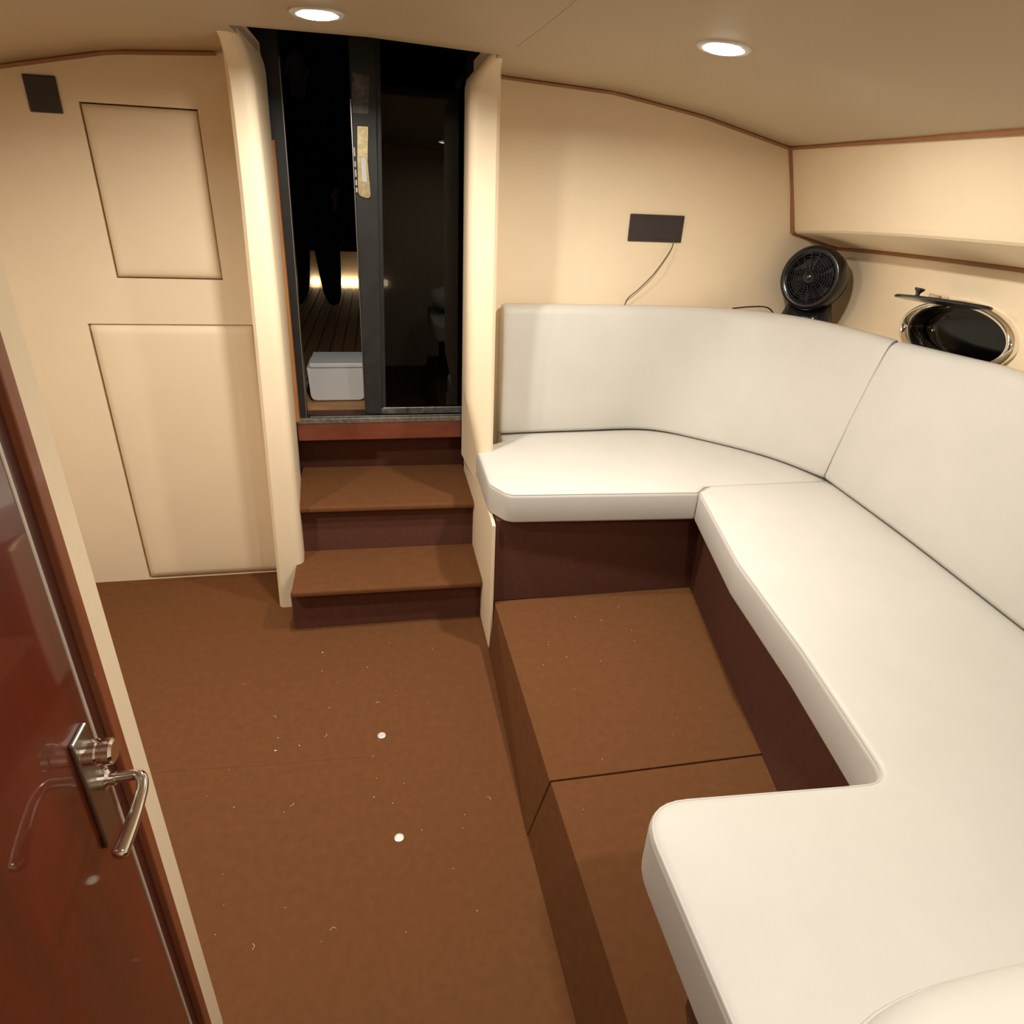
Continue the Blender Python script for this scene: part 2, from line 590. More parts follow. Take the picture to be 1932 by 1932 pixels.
# brown trims
bm = bmesh.new()
tube(bm, [(x / 100, W - 0.004, ceil_z(x / 100, W) - 0.004) for x in range(-150, -44, 4)], 0.0085, 6)
struct('trim_3', bm, 'trim')
bm = bmesh.new()
tube(bm, [(0.435 + (1.556 - 0.435) * i / 28, W - 0.004, ceil_z(0.435 + (1.556 - 0.435) * i / 28, W) - 0.004) for i in range(29)], 0.0075, 6)
struct('trim_4', bm, 'trim')
bm = bmesh.new(); tube(bm, [top_pt(y) + Vector((-0.004, 0, -0.002)) for y in ys], 0.0085, 6)
struct('trim_5', bm, 'trim')
bm = bmesh.new(); tube(bm, [top_pt(W - 0.004) + Vector((-0.004, 0, -0.004)), Vector((1.60, W - 0.006, 1.60)), crease(W - 0.004) + Vector((-0.006, 0, 0))], [0.007, 0.010, 0.009], 6)
struct('trim_6', bm, 'trim')
bm = bmesh.new(); tube(bm, [crease(W - 0.004) + Vector((-0.003, 0, -0.001))] + [sof(y) + Vector((-0.006, -0.004, -0.004)) for y in ys], 0.0075, 6)
struct('trim_7', bm, 'trim')

# shelf behind the backrests
bm = bmesh.new()
prism(bm, [(1.30, 2.557), (1.42, 2.535), (1.60, 2.425), (1.69, 2.16), (1.716, 1.87), (1.645, 1.4), (1.588, 1.0), (1.525, 0.55), (1.415, -0.25), (xh(-0.25, 1.857), -0.25), (xh(2.557, 1.857), 2.557)], 'z', 1.06, 1.105)
struct('trim_8', bm, 'wall')

# ------------------------------------------------------------------ side partition with the mahogany door
PX = -0.38
bm = bmesh.new()
prism(bm, [(0.752, -0.02), (0.800, -0.02), (0.800, 1.93), (FRONT, 1.93), (FRONT, 1.74), (0.752, 1.74)], 'x', PX - 0.045, PX)
struct('wall_partition', bm, 'wall')
bm = bmesh.new(); box(bm, PX - 0.04, PX + 0.004, 0.729, 0.7515, 0, 1.74, 0.002)
struct('trim_9', bm, 'casing')
bm = bmesh.new(); box(bm, PX - 0.04, PX - 0.006, 0.698, 0.729, 0, 1.74)
struct('trim_10', bm, 'jamb')
door = bpy.data.objects.new('door_1', None); COL.objects.link(door); door.location = (PX, 0.69, 0); door['kind'] = 'structure'; door['label'] = 'glossy mahogany door on the left with a chrome lever handle'
bm = bmesh.new(); box(bm, PX - 0.035, PX, FRONT + 0.12, 0.690, 0.012, 1.735, 0.001, 1)
obj('door_leaf', bm, 'mahogany', door)
bm = bmesh.new(); box(bm, PX - 0.035, PX + 0.0015, 0.6902, 0.6955, 0.012, 1.735, 0.001, 1)
obj('edge_strip', bm, 'edge_strip', door)

# door handle: long back plate, lock knob, lever
hd = bpy.data.objects.new('door_handle', None); COL.objects.link(hd); hd.parent = door; HL = Vector((0, 0, 0)); hd['label'] = 'chrome handle'
def hpart(name, bm, material, smooth=False):
    o = obj(name, bm, material, None, smooth); o.data.transform(Matrix.Translation(-door.location)); o.parent = hd; return o
bm = bmesh.new(); box(bm, PX, PX + 0.006, 0.634, 0.674, 0.765, 0.945, 0.002)
hpart('back_plate', bm, 'brushed')
ax = Matrix.Translation((PX + 0.006, 0.652, 0.915)) @ Matrix.Rotation(math.pi / 2, 4, 'Y')
bm = bmesh.new()
lathe(bm, [(0.0, 0), (0.016, 0), (0.016, 0.014), (0.0145, 0.016), (0.0145, 0.020), (0.016, 0.022), (0.016, 0.030), (0.013, 0.033), (0, 0.033)], 24, ax)
hpart('lock_knob', bm, 'chrome', smooth=False)
bm = bmesh.new()
lathe(bm, [(0.0, 0), (0.013, 0), (0.013, 0.008), (0.0085, 0.011), (0.0085, 0.018), (0, 0.018)], 24, Matrix.Translation((PX + 0.006, 0.664, 0.856)) @ Matrix.Rotation(math.pi / 2, 4, 'Y'))
hpart('collar', bm, 'chrome', smooth=False)
bm = bmesh.new()
path = catmull([(PX + 0.012, 0.664, 0.856), (PX + 0.035, 0.664, 0.8575), (PX + 0.052, 0.662, 0.859), (PX + 0.0595, 0.648, 0.856), (PX + 0.060, 0.625, 0.850), (PX + 0.058, 0.60, 0.843), (PX + 0.055, 0.578, 0.837), (PX + 0.052, 0.565, 0.833)], 5)
n = len(path)
rad = []
for i in range(n):
    t = i / (n - 1)
    r = 0.0068
    if t > 0.45: r = 0.0068 + 0.0022 * (t - 0.45) / 0.35
    if t > 0.94: r *= 1 - (t - 0.94) / 0.06 * 0.45
    rad.append(r)
tube(bm, path, rad, 14)
hpart('lever', bm, 'chrome', smooth=True)

# ------------------------------------------------------------------ companionway posts
def post(side):
    """side -1 left, +1 right. front face, rounded inner edge, return face going aft; flares out at the top."""
    s = side
    def inner(z):
        base = 0.322 if s < 0 else 0.300
        if s < 0:
            base = 0.318 + (0.022 * (1.3 - z) / 1.3 if z < 1.3 else 0.0)
        if s > 0 and z < 0.85:
            base += 0.048 * min(1, (0.85 - z) / 0.25)
        if z > 1.80:
            t = min(1, (z - 1.80) / 0.10)
            base += (0.018 if s < 0 else 0.055) * t * t
        return base
    def outer_(z):
        return (0.392 + 0.055 * max(0, (1.6 - z) / 1.6)) if s < 0 else (0.392 + 0.018 * (1.9 - z) / 1.9)
    def aft(z):
        return 0.325 + (0.027 * (1.86 - z) / 1.2 if z < 1.86 else 0) if s < 0 else 0.325
    bm = bmesh.new()
    rows = []
    zs = ([0.0, 0.1, 0.4] if s < 0 else [0.50, 0.60, 0.72]) + [0.85, 1.2, 1.5, 1.7, 1.78, 1.82, 1.85, 1.875, 1.9, 1.93]
    for z in zs:
        i, o_, a = inner(z), outer_(z), aft(z)
        fwd_ = 0.0
        if z > 1.78:
            t = min(1, (z - 1.78) / 0.115)
            fwd_ = (0.195 if s < 0 else 0.135) * (1 - math.sqrt(max(0, 1 - t * t)))
        y0 = 2.28
        R = 0.030
        aft_x = max(a, 0)
        row = [(o_, W + 0.03), (o_, y0 + 0.012), (o_ - 0.012, y0 - fwd_)]
        for k in range(6):
            th = k / 5 * math.pi / 2
            row.append((i + R - R * math.sin(th), y0 + R - R * math.cos(th) - fwd_ * (1 - 0.4 * k / 5)))
        row += [(aft_x if z < 1.8 else max(aft_x, i), 2.63), (o_, 2.63)]
        rows.append([bm.verts.new((s * p[0], p[1], z)) for p in row])
    m_ = len(rows[0])
    for a, b in zip(rows, rows[1:]):
        for k in range(m_):
            bm.faces.new((a[k], a[(k + 1) % m_], b[(k + 1) % m_], b[k]))
    bm.faces.new(rows[0]); bm.faces.new(rows[-1][::-1])
    return bm
o = struct('wall_post_left', post(-1), 'wall', smooth=True)
o = struct('wall_post_right', post(1), 'wall', smooth=True)
for nme in ('wall_post_left', 'wall_post_right'):
    bpy.data.objects[nme].data.set_sharp_from_angle(angle=math.radians(40))

# side cheek between steps and bench
bm = bmesh.new()
prism(bm, [(1.905, 0.0), (2.70, 0.0), (2.70, 0.60), (2.56, 0.57), (2.336, 0.545), (1.95, 0.528), (1.916, 0.52)], 'x', 0.345, 0.357, 0.002, 1)
struct('trim_11', bm, 'wall')

# ------------------------------------------------------------------ stairs
st = thing('companionway_steps', 'brown carpeted steps leading up to the glass sliding door', 'steps', (0, 2.4, 0))
def tread(y0, y1, z, x0, x1, tilt=0.0):
    bm = bmesh.new()
    prof = [(y1, z - 0.02), (y1, z), (y0 + 0.012, z)]
    for k in range(1, 6):
        a = k / 5 * math.pi / 2
        prof.append((y0 + 0.012 - 0.012 * math.sin(a), z - 0.012 + 0.012 * math.cos(a)))
    prof += [(y0, z - 0.020), (y0 + 0.005, z - 0.026), (y0 + 0.02, z - 0.028), (y1, z - 0.028)]
    prism(bm, prof[1:], 'x', x0, x1)
    for v in bm.verts:
        v.co.z += -tilt * v.co.x
    return bm
def riser(y, z0, z1, x0, x1):
    bm = bmesh.new(); box(bm, x0, x1, y, y + 0.02, z0, z1); return bm
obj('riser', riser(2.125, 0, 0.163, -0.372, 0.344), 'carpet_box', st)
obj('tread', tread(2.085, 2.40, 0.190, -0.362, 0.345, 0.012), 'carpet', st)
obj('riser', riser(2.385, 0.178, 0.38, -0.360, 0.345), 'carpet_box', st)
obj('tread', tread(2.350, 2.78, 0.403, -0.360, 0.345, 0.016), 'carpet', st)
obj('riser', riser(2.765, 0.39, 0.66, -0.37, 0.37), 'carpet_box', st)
bm = bmesh.new(); box(bm, -0.352, 0.325, 2.648, 2.672, 0.572, 0.648, 0.002)
obj('sill_board', bm, 'sill_wood', st)

# ------------------------------------------------------------------ sliding door
fr = bpy.data.objects.new('door_2', None); COL.objects.link(fr); fr.location = (0, 2.68, 0.65); fr['kind'] = 'structure'; fr['label'] = 'black framed glass sliding door above the steps, its left half open'
bm = bmesh.new(); box(bm, -0.356, 0.350, 2.645, 2.665, 0.645, 0.668, 0.003)
obj('threshold', bm, 'worn', fr)
bm = bmesh.new(); box(bm, -0.34, 0.355, 2.668, 2.73, 0.650, 0.660, 0.002)
obj('track', bm, 'black', fr)
bm = bmesh.new(); box(bm, -0.30, 0.345, 2.671, 2.676, 0.660, 0.668, 0.001, 1)
obj('track_rail', bm, 'worn', fr)
bm = bmesh.new(); prism(bm, [(-0.366, 0.66), (-0.338, 0.66), (-0.322, 1.66), (-0.334, 1.66)], 'y', 2.632, 2.66)
obj('wood_edge', bm, 'raw_wood', fr)
bm = bmesh.new(); prism(bm, [(-0.355, 0.66), (-0.312, 0.66), (-0.280, 2.05), (-0.37, 2.05)], 'y', 2.662, 2.72, 0.002, 1)
obj('frame_jamb', bm, 'black', fr)
bm = bmesh.new(); tube(bm, [(-0.312, 2.661, 0.67), (-0.304, 2.661, 1.0), (-0.293, 2.661, 1.45), (-0.283, 2.661, 1.9)], 0.0022, 5)
obj('frame_highlight', bm, 'brushed', fr)  # edge highlight of the jamb, built as a thin steel tube
bm = bmesh.new(); box(bm, 0.338, 0.37, 2.66, 2.76, 0.66, 2.05)
obj('frame_jamb', bm, 'black', fr)
bm = bmesh.new()
prism(bm, [(-0.076, 0.664), (-0.008, 0.664), (0.034, 2.04), (-0.060, 2.04)], 'y', 2.70, 2.728, 0.004)
obj('door_stile', bm, 'stile', fr)
bm = bmesh.new()
prism(bm, [(-0.0095, 0.69), (0.010, 0.69), (0.046, 2.03), (0.030, 2.03)], 'y', 2.706, 2.728)
obj('glass_bead', bm, 'black', fr)
bm = bmesh.new(); tube(bm, [(-0.077, 2.699, 0.70), (-0.071, 2.699, 1.2), (-0.063, 2.699, 1.8)], 0.0022, 5)
obj('stile_edge', bm, 'brushed', fr)
bm = bmesh.new(); box(bm, -0.01, 0.345, 2.702, 2.728, 0.664, 0.690, 0.002)
obj('bottom_rail', bm, 'scuffed', fr)
bm = bmesh.new(); tube(bm, [(0.0, 2.702, 0.691), (0.345, 2.702, 0.691)], 0.002, 5)
obj('rail_edge', bm, 'worn', fr)
bm = bmesh.new(); prism(bm, [(0.005, 0.688), (0.342, 0.688), (0.342, 2.03), (0.04, 2.03)], 'y', 2.712, 2.718)
obj('glass_pane', bm, 'dark_glass', fr)
bm = bmesh.new(); prism(bm, [(-0.058, 1.76), (-0.005, 1.76), (0.004, 1.87), (-0.052, 1.88)], 'y', 2.6985, 2.70)
obj('scuffed_patch', bm, 'scuffed', fr)
# lock
bm = bmesh.new()
prism(bm, [(p.x, p.y) for p in round_poly([(-0.056, 1.500), (-0.008, 1.488), (-0.014, 1.610), (-0.006, 1.722), (-0.046, 1.722), (-0.052, 1.62)], [0.022, 0.02, 0.0, 0.003, 0.003, 0.0], 6)], 'y', 2.692, 2.70, 0.0015, 1)
lk = obj('lock_body', bm, 'brass', fr)
bm = bmesh.new()
prism(bm, [(p.x, p.y) for p in round_poly([(-0.040, 1.545), (-0.020, 1.543), (-0.020, 1.625), (-0.040, 1.627)], [0.009] * 4, 5)], 'y', 2.689, 2.6925, 0.001, 1)
bm2 = bm
o = obj('finger_pull', bm2, 'silver', None); o.parent = lk; o.location = -Vector((0, 0, 0))
o.data.transform(Matrix.Translation(-fr.location))
bm = bmesh.new()
for z0, z1 in ((1.51, 1.527), (1.533, 1.552), (1.560, 1.585), (1.592, 1.612), (1.625, 1.655)):
    box(bm, -0.0625, -0.0565, 2.690, 2.698, z0, z1, 0.002)
o = obj('latch_teeth', bm, 'silver', None); o.parent = lk
o.data.transform(Matrix.Translation(-fr.location))
# dark hatch garage above the companionway
bm = bmesh.new(); box(bm, -0.46, 0.46, 2.0, 3.0, 2.12, 2.15)
tag(obj('hatch_cover', bm, 'night'), 'black sliding hatch cover above the companionway opening', 'hatch cover')
bm = bmesh.new(); box(bm, -0.40, -0.37, 2.05, 2.72, 1.90, 2.12); box(bm, 0.385, 0.41, 2.05, 2.72, 1.90, 2.12); box(bm, -0.4, 0.4, 2.02, 2.05, 1.935, 2.12)
struct('trim_12', bm, 'night')
bm = bmesh.new(); box(bm, -0.38, 0.38, 2.68, 2.76, 2.03, 2.12)
obj('frame_head', bm, 'black', fr)

# ------------------------------------------------------------------ cockpit seen through the door
bm = bmesh.new(); box(bm, -1.9, 1.9, 2.79, 7.2, 0.57, 0.60)
struct('floor_cockpit', bm, 'teak')
for i in range(-11, 9):
    bm = bmesh.new(); box(bm, i * 0.075, i * 0.075 + 0.066, 3.42, 6.7, 0.60, 0.62, 0.002, 1)
    o = obj('plank', bm, 'teak', bpy.data.objects['floor_cockpit'])
bm = bmesh.new(); box(bm, -0.7, 0.7, 2.735, 3.40, 0.601, 0.62, 0.002)
struct('trim_13', bm, 'deck_wood')
ck = thing('deck_locker', 'white moulded locker box with a lid, standing on the wood just outside the door', 'box', (-0.21, 3.15, 0.62))
bm = bmesh.new()
pts = round_poly([(-0.328, 0.624), (-0.085, 0.624), (-0.078, 0.776), (-0.335, 0.776)], [0.03, 0.03, 0.004, 0.004], 5)
prism(bm, [(p.x, p.y) for p in pts], 'y', 3.04, 3.26, 0.004)
obj('body', bm, 'gel', ck)
bm = bmesh.new(); box(bm, -0.322, -0.074, 3.035, 3.265, 0.779, 0.800, 0.004)
obj('lid', bm, 'gel', ck)
bm = bmesh.new(); box(bm, -1.9, 1.9, 6.9, 6.94, 0.6, 0.93)
struct('wall_cockpit', bm, 'wall')
bm = bmesh.new(); box(bm, -1.9, 1.9, 6.94, 6.98, 0.62, 3.2)
struct('night_backdrop', bm, 'night')  # near-black sheet standing in for the dark night behind the cockpit
for x0, x1, lab in ((-0.785, -0.733, 'tiny warm light at the foot of the cockpit wall, beside the dark door jamb'), (-0.63, -0.555, 'small warm light at the foot of the cockpit wall, between the legs of the person'), (-0.394, 0.1, 'long warm strip light at the foot of the cockpit wall, beside the door stile')):
    bm = bmesh.new(); box(bm, x0, x1, 6.86, 6.90, 0.622, 0.680, 0.012)
    tag(obj('strip_light', bm, 'led'), lab, 'light')


# person in black, one skinned body
def person():
    root = thing('person', 'person in black clothes standing on the dark deck beyond the open door', 'person', (-0.50, 5.75, 0.62))
    V_ = {'pel': (0, 0, 0.92, .15), 'wst': (0, 0, 1.06, .135), 'chs': (0, 0.01, 1.28, .155), 'nk0': (0, 0.0, 1.43, .075),
          'hl': (-0.09, 0, 0.86, .10), 'kl': (-0.115, -0.01, 0.47, .115), 'al': (-0.125, 0.02, 0.09, .08), 'tl': (-0.14, -0.15, 0.048, .048),
          'hr': (0.09, 0, 0.86, .10), 'kr': (0.115, -0.01, 0.47, .115), 'ar': (0.13, 0.02, 0.09, .08), 'tr': (0.15, -0.15, 0.048, .048),
          'sl': (-0.18, 0, 1.37, .062), 'el': (-0.25, 0.02, 1.10, .046), 'wl': (-0.22, -0.06, 0.88, .032),
          'sr': (0.18, 0, 1.37, .062), 'er': (0.25, 0.02, 1.10, .046), 'wr': (0.22, -0.06, 0.88, .032)}
    E_ = [('pel', 'wst'), ('wst', 'chs'), ('chs', 'nk0'), ('pel', 'hl'), ('hl', 'kl'), ('kl', 'al'), ('al', 'tl'), ('pel', 'hr'), ('hr', 'kr'), ('kr', 'ar'), ('ar', 'tr'),
          ('chs', 'sl'), ('sl', 'el'), ('el', 'wl'), ('chs', 'sr'), ('sr', 'er'), ('er', 'wr')]
    def skinned(name, V_, E_, material):
        keys = list(V_)
        me = bpy.data.meshes.new(name)
        me.from_pydata([V_[k][:3] for k in keys], [(keys.index(a), keys.index(b)) for a, b in E_], [])
        o = bpy.data.objects.new(name, me)
        COL.objects.link(o)
        o.parent = root
        sk = o.modifiers.new('skin', 'SKIN')
        for i, k in enumerate(keys):
            r = V_[k][3]
            me.skin_vertices[0].data[i].radius = (r, r * 0.85 if k in ('pel', 'wst', 'chs') else r)
            me.skin_vertices[0].data[i].use_root = (i == 0)
        sb = o.modifiers.new('sub', 'SUBSURF'); sb.levels = 2; sb.render_levels = 2
        me.materials.append(M[material])
        return o
    skinned('body', V_, E_, 'cloth_black')
    bm = bmesh.new()
    rows = []
    for z, a, b in ((0.45, 0.225, 0.14), (0.47, 0.25, 0.16), (0.60, 0.262, 0.165), (0.85, 0.235, 0.155), (1.08, 0.205, 0.145), (1.28, 0.215, 0.15), (1.38, 0.19, 0.12), (1.44, 0.10, 0.085)):
        rows.append([bm.verts.new((a * math.cos(2 * math.pi * k / 28), b * math.sin(2 * math.pi * k / 28) * (1 + 0.04 * math.sin(k * 1.9)), z)) for k in range(28)])
    for a, b in zip(rows, rows[1:]):
        for k in range(28): bm.faces.new((a[k], a[(k + 1) % 28], b[(k + 1) % 28], b[k]))
    me = bpy.data.meshes.new('coat'); bm.to_mesh(me); bm.free(); me.materials.append(M['cloth_black'])
    for p in me.polygons: p.use_smooth = True
    o = bpy.data.objects.new('coat', me); COL.objects.link(o); o.parent = root
    sm_ = o.modifiers.new('thick', 'SOLIDIFY'); sm_.thickness = 0.006
    # head with nose and chin, neck
    bm = bmesh.new()
    bmesh.ops.create_uvsphere(bm, u_segments=24, v_segments=18, radius=1, matrix=Matrix.Translation((0, -0.01, 1.62)) @ Matrix.Diagonal((0.075, 0.095, 0.115, 1)))
    for v in bm.verts:
        p = v.co
        if p.z < 1.58: p.x *= 1 - (1.58 - p.z) * 3.2
        if p.y < -0.07 and abs(p.x) < 0.02 and 1.58 < p.z < 1.64: p.y -= 0.02
        if p.y < -0.07 and 0.018 < abs(p.x) < 0.045 and 1.62 < p.z < 1.65: p.y += 0.008
        if p.y < -0.07 and abs(p.x) < 0.03 and 1.55 < p.z < 1.565: p.y += 0.006
    tube(bm, [(0, 0.01, 1.40), (0, 0.0, 1.55)], 0.052, 14)
    for s in (-1, 1):
        bmesh.ops.create_uvsphere(bm, u_segments=8, v_segments=8, radius=1, matrix=Matrix.Translation((s * 0.078, 0.0, 1.615)) @ Matrix.Diagonal((0.01, 0.02, 0.032, 1)))
    me = bpy.data.meshes.new('head'); bm.to_mesh(me); bm.free(); me.materials.append(M['skin'])
    for p in me.polygons: p.use_smooth = True
    o = bpy.data.objects.new('head', me); COL.objects.link(o); o.parent = root
    bm = bmesh.new()
    bmesh.ops.create_uvsphere(bm, u_segments=24, v_segments=16, radius=1, matrix=Matrix.Translation((0, 0.012, 1.645)) @ Matrix.Diagonal((0.084, 0.098, 0.105, 1)))
    bmesh.ops.delete(bm, geom=[v for v in bm.verts if v.co.z < 1.60 or (v.co.y < -0.04 and v.co.z < 1.68)], context='VERTS')
    me = bpy.data.meshes.new('hair'); bm.to_mesh(me); bm.free(); me.materials.append(M['hair'])
    for p in me.polygons: p.use_smooth = True
    o = bpy.data.objects.new('hair', me); COL.objects.link(o); o.parent = root
    # hands
    for s in (-1, 1):
        V2 = {'w': (s * 0.22, -0.065, 0.88, .026), 'p': (s * 0.215, -0.085, 0.81, .030)}
        E2 = [('w', 'p')]
        for k in range(4):
            dx = -0.024 + 0.016 * k
            L = (0.05, 0.058, 0.054, 0.042)[k]
            V2['a%d' % k] = (s * (0.213) + dx * 0.4, -0.09 + dx, 0.785, .010)
            V2['b%d' % k] = (s * 0.205 + dx * 0.4, -0.09 + dx * 1.2, 0.785 - L, .008)
            V2['c%d' % k] = (s * 0.190 + dx * 0.4, -0.09 + dx * 1.2, 0.765 - L, .007)
            E2 += [('p', 'a%d' % k), ('a%d' % k, 'b%d' % k), ('b%d' % k, 'c%d' % k)]
        V2['t1'] = (s * 0.195, -0.125, 0.825, .011); V2['t2'] = (s * 0.188, -0.135, 0.795, .009)
        E2 += [('p', 't1'), ('t1', 't2')]
        skinned('hand', V2, E2, 'skin')
person()

# ------------------------------------------------------------------ settee plinths and platform
def top_prism(pts, z0, z1, bevel=0.004, shift=None):
    bm = bmesh.new(); prism(bm, pts, 'z', z0, z1, bevel, 1); return bm
bm = bmesh.new()
t_ = bmesh.new()
A = [(0.324, 1.121, 0), (0.345, 1.93, 0), (1.40, 1.93, 0), (1.40, 1.121, 0)]
B = [(0.373, 1.121, 0.2), (0.364, 1.93, 0.2), (1.40, 1.93, 0.2), (1.40, 1.121, 0.2)]
def frustum(A, B, bev=0.0018):
    t = bmesh.new()
    a = [t.verts.new(p) for p in A]; b = [t.verts.new(p) for p in B]
    t.faces.new(a); t.faces.new(b[::-1])
    for i in range(len(A)):
        j = (i + 1) % len(A)
        t.faces.new((a[i], b[i], b[j], a[j]))
    bmesh.ops.recalc_face_normals(t, faces=t.faces)
    if bev: bmesh.ops.bevel(t, geom=list(t.edges), offset=bev, segments=2, affect='EDGES', profile=0.5)
    return t
pf = thing('platform', 'low brown carpeted platform inside the U shaped white settee', 'platform', (0.7, 1.1, 0))
obj('platform_section', frustum(A, B), 'carpet', pf)
A = [(0.352, -0.3, 0), (0.326, 1.119, 0), (1.3, 1.119, 0), (1.3, -0.3, 0)]
B = [(0.405, -0.3, 0.196), (0.376, 1.119, 0.196), (1.3, 1.119, 0.196), (1.3, -0.3, 0.196)]
obj('platform_section', frustum(A, B), 'carpet', pf)
bm = bmesh.new(); box(bm, 0.385, 1.0, 1.118, 1.122, 0.10, 0.190)
obj('joint', bm, 'void', pf)

bn = thing('settee_base', 'U shaped built-in settee base covered in dark brown carpet, under the white cushions', 'bench', (0.9, 1.2, 0.2))
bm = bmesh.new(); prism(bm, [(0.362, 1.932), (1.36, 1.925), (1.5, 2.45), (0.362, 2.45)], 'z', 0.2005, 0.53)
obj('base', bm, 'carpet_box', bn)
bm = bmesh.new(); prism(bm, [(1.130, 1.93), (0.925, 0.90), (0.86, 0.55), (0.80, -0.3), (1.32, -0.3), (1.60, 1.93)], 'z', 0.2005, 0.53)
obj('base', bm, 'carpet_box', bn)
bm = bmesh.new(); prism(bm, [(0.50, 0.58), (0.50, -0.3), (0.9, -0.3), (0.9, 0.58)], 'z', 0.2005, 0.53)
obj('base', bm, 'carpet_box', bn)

# seat cushions
Z0, Z1 = 0.532, 0.641
aft = [(0.345, 2.335), (0.342, 2.00), (0.392, 1.905), (1.055, 1.862), (1.100, 1.905), (1.60, 1.910), (1.61, 2.05), (1.50, 2.30), (1.30, 2.48), (1.10, 2.54), (0.468, 2.54), (0.462, 2.405)]
ar_ = [0.03, 0.09, 0.06, 0.02, 0.02, 0.02, 0.1, 0.15, 0.15, 0.08, 0.0, 0.02]
c1, s1 = cushion('seat_cushion', round_poly(aft, ar_, 6), Z0, Z1, None)
o = obj('piping', s1, 'piping', None); o.parent = c1
tag(c1, 'white seat cushion against the aft wall, ending beside the steps', 'cushion', 'seat cushions of the settee')
side = [(1.055, 1.862), (0.951, 1.40), (0.905, 1.02), (0.868, 0.80), (0.845, 0.665), (0.76, 0.668), (0.383, 0.692), (0.384, 0.30), (0.40, -0.25), (1.40, -0.25), (1.47, 0.5), (1.545, 1.0), (1.625, 1.905), (1.12, 1.905)]
sr_ = [0.03, 0.3, 0.3, 0.2, 0.085, 0.0, 0.085, 0.2, 0.05, 0.05, 0.0, 0.0, 0.01, 0.03]
c2, s2 = cushion('seat_cushion', round_poly(side, sr_, 8), Z0, Z1 + 0.003, None)
o = obj('piping', s2, 'piping', None); o.parent = c2
tag(c2, 'long L shaped white seat cushion below the porthole, turning across the bow end', 'cushion', 'seat cushions of the settee')

# backrest cushions: lofted between the foot line and the top line
BOT = [(0.462, 2.455), (0.80, 2.468), (1.098, 2.463), (1.289, 2.315), (1.466, 2.113), (1.560, 1.905)]
TOP = [(0.462, 2.482), (0.97, 2.482), (1.30, 2.455), (1.515, 2.34), (1.612, 2.13), (1.636, 1.865)]
BOT2 = [(1.5605, 1.9035), (1.530, 1.45), (1.481, 0.994), (1.44, 0.55), (1.36, -0.25)]
TOP2 = [(1.6365, 1.8635), (1.592, 1.40), (1.530, 1.00), (1.450, 0.55), (1.34, -0.25)]
def backrest(name, bot, top, th=0.072, ztop=1.156, e=0.014, nper=8, rise=0.0, es=0.014, ee=0.014):
    b = catmull([(x, y, 0) for x, y in bot], nper)
    t = catmull([(x, y, 0) for x, y in top], nper)
    n = len(b)
    bm = bmesh.new()
    rings = []
    # cumulative length for softened ends
    L = [0]
    for i in range(1, n): L.append(L[-1] + (b[i] - b[i - 1]).length)
    tot = L[-1]
    # extra stations near both ends
    st_ = [0, 0.002, 0.005, 0.012, 0.024]
    par = st_ + [l for l in L if 0.03 < l < tot - 0.03] + [tot - s for s in st_[::-1]]
    def at(c, l):
        for i in range(n - 1):
            if L[i] <= l <= L[i + 1] + 1e-9:
                f = (l - L[i]) / max(1e-9, L[i + 1] - L[i])
                return c[i].lerp(c[i + 1], f)
        return c[-1].copy()
    for l in par:
        pb, pt = at(b, l), at(t, l)
        d = (at(b, min(tot, l + 0.02)) - at(b, max(0, l - 0.02)))
        d.z = 0; d.normalize()
        nrm = Vector((-d.y, d.x, 0))          # away from the cabin
        de = min(l, tot - l)
        e = es if l < tot / 2 else ee
        sh = e * (1 - math.sqrt(max(0, 1 - (1 - min(1, de / e)) ** 2)))
        prof = []
        zb_, zt_ = 0.651, ztop + rise * min(1.0, l / 0.4)
        H = zt_ - zb_
        for (u, z) in ((0.012, 0.0), (0.003, 0.006), (0.0, 0.018), (-0.004, 0.10), (-0.008, 0.24), (-0.006, 0.38), (0.0, H - 0.035), (0.004, H - 0.018), (0.014, H - 0.005), (0.030, H), (th - 0.02, H - 0.002), (th - 0.004, H - 0.016), (th, H - 0.04), (th, 0.02), (th - 0.01, 0.0)):
            f = z / H
            base = pb.lerp(pt, f)
            uu = u
            if uu < th / 2: uu = uu + sh
            else: uu = uu - sh
            zz = z - (sh * 0.6 if z > H - 0.04 else 0)
            prof.append(base + nrm * uu + Vector((0, 0, zb_ + zz)))
        rings.append([bm.verts.new(p) for p in prof])
    m_ = len(rings[0])
    for a, c in zip(rings, rings[1:]):
        for k in range(m_):
            bm.faces.new((a[k], a[(k + 1) % m_], c[(k + 1) % m_], c[k]))
    bm.faces.new(rings[0]); bm.faces.new(rings[-1][::-1])
    return obj(name, bm, 'white', None, smooth=True)
tag(backrest('backrest_cushion', BOT, TOP, ee=0.005), 'curved white backrest cushion below the black socket plate and the fan', 'cushion', 'backrest cushions of the settee')
tag(backrest('backrest_cushion', BOT2, TOP2, rise=0.026, es=0.005), 'straight white backrest cushion running below the oval porthole', 'cushion', 'backrest cushions of the settee')
